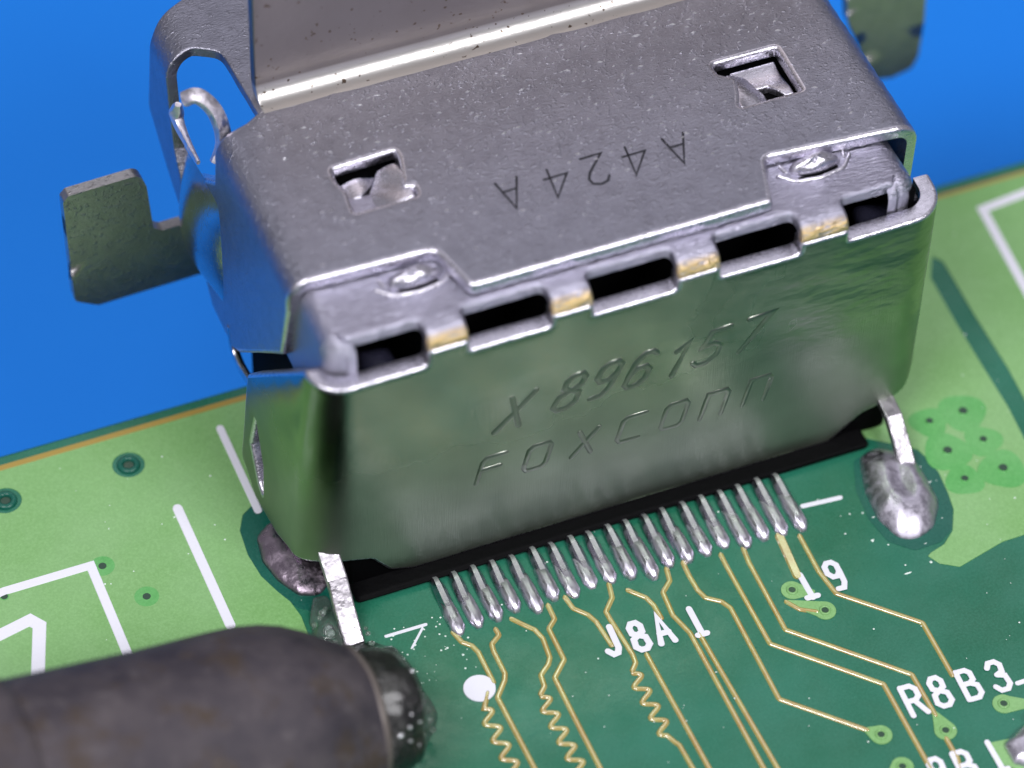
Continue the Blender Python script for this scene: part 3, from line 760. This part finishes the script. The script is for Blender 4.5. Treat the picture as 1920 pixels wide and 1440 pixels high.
# corner frame in front of the shell: top strip bent round and down the side with a large slot
FXL = -2.78; FR = .75
def frame_fn(u, v):
    a, b, d = drape(u, v, FXL + FR, 40, -90, 90, FR)
    return (a, b, ZT - .02 - d + .012 * noise.noise(Vector((u * 2, v * 2, 8))))
def uf(z): return FXL + FR - FR * PI / 2 - (ZT - FR - z)
fo = [(-1.30, 6.56, 0), (-.5, 7.0, 0), (1.3, 8.9, 0), (1.3, 12.0, 0), (-1.1, 11.6, .3), (uf(8.3), 10.7, .8), (uf(5.6), 11.2, .3), (uf(4.6), 9.9, .2), (uf(4.0), 8.9, .1),
      (uf(5.3), 8.75, .3), (uf(6.0), 9.2, .3), (uf(7.3), 9.40, .5), (-2.05, 9.62, .35), (-1.45, 9.26, .45)]
sheet('corner_frame', fillet(fo), [], frame_fn, .27, M_top, con, step=.26, bev=.05, est=.12)
# curled lip at the end of the side wall
V, F = [], []; n = 16
pc = [(-2.75, 8.5, 8.3), (-2.45, 8.55, 8.75), (-2.05, 8.2, 8.75), (-1.95, 7.7, 8.4), (-2.15, 7.3, 8.05), (-2.45, 7.1, 7.8)]
def tube(name, pts, w_, h_, m, parent, n=10, sub=5):
    P_ = [Vector(p) for p in pts]; Q = []
    for i in range(len(P_) - 1):
        a = P_[max(i - 1, 0)]; b = P_[i]; c_ = P_[i + 1]; d = P_[min(i + 2, len(P_) - 1)]
        for k in range(sub):
            t = k / sub
            Q.append(.5 * ((2 * b) + (c_ - a) * t + (2 * a - 5 * b + 4 * c_ - d) * t * t + (3 * b - a - 3 * c_ + d) * t ** 3))
    Q.append(P_[-1]); V, F = [], []
    up = Vector((.2, -.5, .8)).normalized()
    for i, p in enumerate(Q):
        t = (Q[min(i + 1, len(Q) - 1)] - Q[max(i - 1, 0)]).normalized()
        s = t.cross(up).normalized(); u_ = s.cross(t)
        ww = w_ if not callable(w_) else w_(i / (len(Q) - 1)); hh = h_ if not callable(h_) else h_(i / (len(Q) - 1))
        for k in range(n):
            a = 2 * PI * k / n; ca, sa = math.cos(a), math.sin(a)
            ca = math.copysign(abs(ca) ** .6, ca); sa = math.copysign(abs(sa) ** .6, sa)
            V.append(p + s * ww * ca + u_ * hh * sa)
    for i in range(len(Q) - 1):
        for k in range(n):
            l = (k + 1) % n; F.append((i * n + k, i * n + l, (i + 1) * n + l, (i + 1) * n + k))
    F.append(tuple(range(n))[::-1]); F.append(tuple(range((len(Q) - 1) * n, len(Q) * n)))
    return mesh(name, V, F, m, parent, smooth=True, recalc=True)
tube('curled_lip', [(x, 7.6 - .15 * i, z) for i, (x, z) in enumerate([(-2.908,9.193),(-2.637,9.343),(-2.334,8.989),(-2.181,8.473),(-2.200,7.978),(-2.417,7.587)])], .19, .15, M_lip, con)
tube('side_strip', [(-2.78, y, z) for y, z in [(8.592,8.045),(8.778,7.547),(8.529,7.346),(7.983,7.318),(7.194,7.400)]], lambda t: .19 * min(1, .35 + 3 * t) * (1 - .75 * t), lambda t: .22 * min(1, .35 + 3 * t) * (1 - .75 * t), M_lip, con)
# side spring bulging out of the left wall
V, F = [], []; n, k = 20, 14
for j in range(k + 1):
    for i in range(n + 1):
        s, t = i / n, j / k
        y = 6.3 + 2.9 * s; z = 2.7 + 3.7 * t - .7 * (s - .5)
        bul = max(0, math.sin(PI * s) * math.sin(PI * t)) ** .8
        V.append((TXL + .03 - .55 * bul, y, z))
for j in range(k):
    for i in range(n): q = j * (n + 1) + i; F.append((q, q + 1, q + n + 2, q + n + 1))
mesh('side_spring', V, F, M_side, con, smooth='all')
# dark hook under the lower edge of the side wall
tube('side_hook', [(-2.5, 6.1, 2.6), (-2.5, 6.0, 1.95), (-2.5, 5.5, 1.75), (-2.5, 4.7, 1.95)], .10, .10, M_side, con)

# ears
YE = 8.9
def ear(name, poly, label):
    V, F = tri(poly, [], .5, .3)
    o = mesh(name, [(v.x, YE, v.y) for v in V], F, M_ear, con, smooth='all')
    sd = o.modifiers.new('t', 'SOLIDIFY'); sd.thickness = .30; sd.offset = -1
    b = o.modifiers.new('e', 'BEVEL'); b.width = .07; b.segments = 2; b.limit_method = 'ANGLE'; b.harden_normals = True
    tag(o, label); return o
eL = [(-5.738,5.456),(-5.591,5.625),(-3.768,5.694),(-3.616,5.225),(-3.516,3.701),(-3.302,3.542),(-1.677,3.582),(-1.750,1.607),(-5.081,1.481),(-5.685,1.862)]
ear('ear', fillet([(*p, r) for p, r in zip(eL, (.1, .05, .3, .1, .12, .1, 0, 0, .2, .25))])[::-1], 'left ear, L shaped')
eR = [(15.215,6.274),(17.671,5.465),(17.796,3.521),(17.773,2.262),(17.631,1.857),(17.047,1.704),(16.532,1.805),(15.492,4.303)]
ear('ear', fillet([(*p, r) for p, r in zip(eR, (0, 0, 0, .15, .2, .2, .1, 0))])[::-1], 'right ear behind the shell')

# plastic body, added shade ledge and leads
box('plastic_body_and_shade', -1.95, 12.5, -.30, 6.4, .16, 5.2, M_black, con, bev=.1)
box('plastic_body_and_shade', -2.0, 11.65, -1.26, .2, .02, .24, M_shade, con, bev=.11)  # added black ledge in place of the shade above the pins
box('plastic_body_and_shade', -2.0, 12.45, 1.3, 6.3, 5.1, 8.2, M_black, con, bev=.06)
box('plastic_body_and_shade', 12.28, 12.48, -.3, 1.4, 5.1, 8.1, M_black, con, bev=.03)
box('plastic_body_and_shade', -2.05, -1.88, -.1, 1.4, 5.1, 8.1, M_black, con, bev=.03)
box('plastic_body_and_shade', -2.0, 12.3, -.75, .0, .10, 1.6, M_black, con, bev=.1)
blob('inner_block', [(-1.55, -.5), (-.6, -.5), (-.55, .3), (-1.4, .35)], .30, M_navy, con, z0=7.1, rings=6, rough=.1)
blob('inner_block', [(11.1, -.4), (12.1, -.4), (12.2, .4), (11.2, .45)], .28, M_navy, con, z0=7.1, rings=6, rough=.15, seed=4)
box('inner_block', 12.40, 12.7, -.2, .6, 6.2, 7.6, M_navy, con, bev=.08)
def pin_mesh():
    prof = [(-.95, .14), (-1.24, .17), (-1.38, .26), (-1.60, .25), (-2.0, .20), (-2.38, .15), (-2.55, .10)]
    V, F = [], []
    for i, (y, z) in enumerate(prof):
        hw = (.12, .13, .145, .165, .175, .165, .14)[i]; th = .17
        V += [(-hw, y, z - th), (-hw * .5, y, z + .015), (hw * .25, y, z + .02), (hw, y, z - th)]
    for i in range(len(prof) - 1):
        for k in range(4): F.append((4 * i + k, 4 * i + (k + 1) % 4, 4 * i + 4 + (k + 1) % 4, 4 * i + 4 + k))
    F.append((0, 1, 2, 3)); k = 4 * (len(prof) - 1); F.append((k + 3, k + 2, k + 1, k))
    me = bpy.data.meshes.new('pin'); me.from_pydata(V, [], F)
    b = bmesh.new(); b.from_mesh(me); bmesh.ops.recalc_face_normals(b, faces=b.faces); b.to_mesh(me); b.free()
    me.polygons.foreach_set('use_smooth', [True] * len(me.polygons)); me.set_sharp_from_angle(angle=math.radians(38))
    me.materials.append(M_pin); return me
pm = pin_mesh()
for i in range(19):
    o = link('pin', pm, None, con, loc=(i * .5 + random.uniform(-.012, .012), random.uniform(-.04, .04), random.uniform(-.01, .01)))
    rot = random.uniform(-.02, .02); o.rotation_euler = (0, 0, rot)
    # solder on the pad: a foot tapering up the lead, drawn towards its track
    ln = random.uniform(-.06, .26); x = i * .5; hh = random.uniform(.17, .29)
    q = [(x - .15, -1.75), (x + .15, -1.75), (x + .195, -2.3), (x + .195, -2.70 - ln), (x + .07, -2.90 - ln), (x - .08, -2.90 - ln), (x - .185, -2.70 - ln), (x - .195, -2.3)]
    b = blob('pin_solder', fillet([(*p, .08) for p in q], 3), hh, M_solder, board, rings=7, seed=i * 3.3, rough=.012)
    if i % 4 == 1: tag(b, 'rounded solder foot of a lead')
# mounting legs
def leg(name, x0, x1, pts, label):
    V, F = [], []
    t = .13
    for (y, z) in pts:
        V += [(x0, y + t * .6, z - t), (x0, y - t * .2, z + t * .7), (x1, y - t * .2, z + t * .7), (x1, y + t * .6, z - t)]
    for i in range(len(pts) - 1):
        for k in range(4): F.append((4 * i + k, 4 * i + (k + 1) % 4, 4 * i + 4 + (k + 1) % 4, 4 * i + 4 + k))
    F.append((0, 1, 2, 3)); k = 4 * (len(pts) - 1); F.append((k + 3, k + 2, k + 1, k))
    o = mesh(name, V, F, M_leg, con, recalc=True)
    b = o.modifiers.new('e', 'BEVEL'); b.width = .04; b.segments = 2
    tag(o, label); return o
leg('mounting_leg', -2.74, -2.24, [(-.45, 1.70), (-1.25, 1.22), (-1.75, .68), (-2.4, .10), (-2.55, -.3)], 'bright leg at the left corner, being heated')
leg('mounting_leg', 11.95, 12.38, [(-.45, 1.3), (-1.35, 1.10), (-1.95, .60), (-2.5, .10), (-2.7, -.3)], 'bright leg at the right corner in its solder mound')

# ------------------------------------------------------------------ soldering iron
tip = Vector((-2.46, -5.66, 1.75)); ax = Vector((.984, .034, -.174)).normalized()
iron = empty('soldering_iron', tip, 'dark oxidised soldering iron bit pressed against the left leg of the connector', 'soldering iron')
ya = Vector((0, 0, 1)).cross(ax).normalized(); za = ax.cross(ya)
def iron_fn(k=.02):
    def f_(s, a, b):
        r = math.hypot(a, b)
        w_ = 1 + (k / max(r, .3)) * noise.noise(Vector((s * .7, a * 1.1, b * 1.1))) * (1 if r > .2 else 0)
        v = ax * s + ya * a * w_ + za * b * w_
        return (v.x, v.y, v.z)
    return f_
def lpart(name, prof, m, k=.02, n=64):
    o = lathe(name, prof, m, None, n=n, fn=iron_fn(k)); o.parent = iron; o.location = (0, 0, 0); return o
lpart('barrel', [(-60, 2.66), (-20, 2.66), (-9.6, 2.66), (-6, 2.65), (-4.4, 2.68), (-3.7, 2.66), (-3.1, 2.58), (-2.6, 2.42), (-2.1, 2.18), (-1.7, 1.95), (-1.35, 1.78), (-1.15, 1.70), (-1.1, 1.5)], M_iron, .08)
lpart('bit', [(-1.3, 1.60), (-1.0, 1.52), (-.8, 1.50), (-.6, 1.44), (-.4, 1.42), (-.25, 1.34), (-.1, 1.30), (.0, 1.18), (.08, .98), (.12, .7), (.14, .3), (.14, 0.001)], M_tip, .30)
lpart('tinned_rim', [(-1.34, 1.74), (-1.22, 1.76), (-1.12, 1.70), (-1.08, 1.58)], M_rim, .06)
lpart('collar', [(-70, 2.95), (-9.8, 2.95), (-9.55, 2.88), (-9.4, 2.75), (-9.38, 2.5)], M_iron, .03)

# flux round the heated joint
flux = empty('flux_residue', (-2.6, -3, 0), 'glossy bubbling flux pooled round the soldering iron bit and left leg', 'flux')
def fl_poly(p, h, m, seed=0, name='flux_pool', r=.15):
    b = blob(name, fillet([(*q, r) for q in p], 4), h, m, flux, seed=seed, rough=.16, rings=10)
    return b
fl_poly([(-2.915,-0.620),(-2.606,-0.706),(-2.428,-1.326),(-2.412,-2.441),(-2.568,-3.138),(-3.201,-3.393),(-3.399,-2.479),(-3.252,-1.349)], .30, M_flux, 2)
fl_poly([(-2.143,-2.375),(-1.668,-2.730),(-1.484,-3.307),(-1.384,-4.265),(-1.380,-5.010),(-1.664,-5.391),(-2.194,-5.997),(-3.082,-5.892),(-3.022,-3.629),(-2.637,-2.607)], .70, M_flux, 5)
fl_poly([(-2.613,-2.363),(-2.065,-2.525),(-1.681,-3.012),(-1.655,-3.993),(-1.727,-4.628),(-2.636,-5.420),(-3.060,-4.439)], .50, M_burnt, 8, 'burnt_flux')
bm_ = sphere_mesh(1, 14, 10); bm_.materials.append(M_flux)
spk = sphere_mesh(1, 8, 6); spk.name = 'speck'; spk.materials.append(M_fleck)
bub = [(-1.788,-3.462),(-1.801,-3.323),(-1.759,-3.841),(-1.799,-4.290),(-1.738,-4.478),(-1.688,-4.795),(-1.673,-4.997),(-1.903,-5.072),(-1.726,-5.336),(-1.745,-5.589),(-2.008,-5.682),(-1.907,-4.775),(-1.862,-3.934),(-2.945,-1.493),(-2.982,-1.955),(-3.001,-2.151),(-3.071,-1.614),(-3.272,-1.791),(-2.989,-2.408),(-3.267,-2.216),(-2.942,-2.713),(-2.842,-1.361),(-2.177,-2.470),(-2.178,-2.723),(-2.157,-2.275)]
for i, (x, y) in enumerate(bub):
    r = (.13, .07, .09, .07, .10, .08, .11, .07, .09, .08, .07, .06, .08, .08, .09, .11, .06, .07, .07, .05, .05, .06, .06, .07, .05)[i]
    o = link('bubble', bm_, None, flux, loc=(x, y, .42 + .1 * random.random())); o.scale = (r, r, r * .9)
# bright specks caught in the burnt coat of the bit
for _ in range(26):
    sgm = random.uniform(-.95, -.05); rr_ = 1.50 - .22 * (sgm + .95); th = random.gauss(0, .55)
    cdir = Vector((-.1, -.55, .8)).normalized(); b1 = (cdir - ax * cdir.dot(ax)).normalized(); b2 = ax.cross(b1)
    p = tip + ax * sgm + (b1 * math.cos(th) + b2 * math.sin(th)) * rr_
    o = link('speck', spk, None, flux, loc=tuple(p)); k = random.uniform(.018, .055); o.scale = (k * random.uniform(.7, 1.5), k, k)
# solder lump stuck to the leg
s = link('solder_bead', sphere_mesh(1, 16, 12), M_solder, flux, loc=(*[(-2.940,-1.905)][0], .22)); s.scale = (.13, .20, .16)
s = link('solder_bead', s.data, None, flux, loc=(*[(-2.917,-1.334)][0], .22)); s.scale = (.09, .10, .1)

# small part at the lower right corner of the picture
chip = empty('chip_resistor', (12.3, -10.6, 0), 'small surface mounted part with grey solder at the lower right corner', 'resistor')
cp = [(10.611,-10.577),(11.079,-10.350),(11.572,-10.213),(12.254,-10.396),(12.104,-11.483),(11.194,-11.614),(10.601,-11.141)]
prism('pad', fillet([(*p, .12) for p in [(10.296,-10.372),(10.950,-10.463),(11.549,-10.121),(12.326,-10.259),(12.033,-11.618),(11.124,-11.748),(10.508,-11.186),(10.228,-10.915)]]), -.01, T + .01, M_pour, chip, step=2)
blob('solder_fillet', fillet([(*p, .15) for p in cp]), .35, M_solder, chip, z0=T, seed=2)
box('ceramic_body', cp[0][0] + .9, cp[0][0] + 2.6, cp[0][1] - .7, cp[0][1] + .3, .03, .5, M_black, chip, bev=.04)
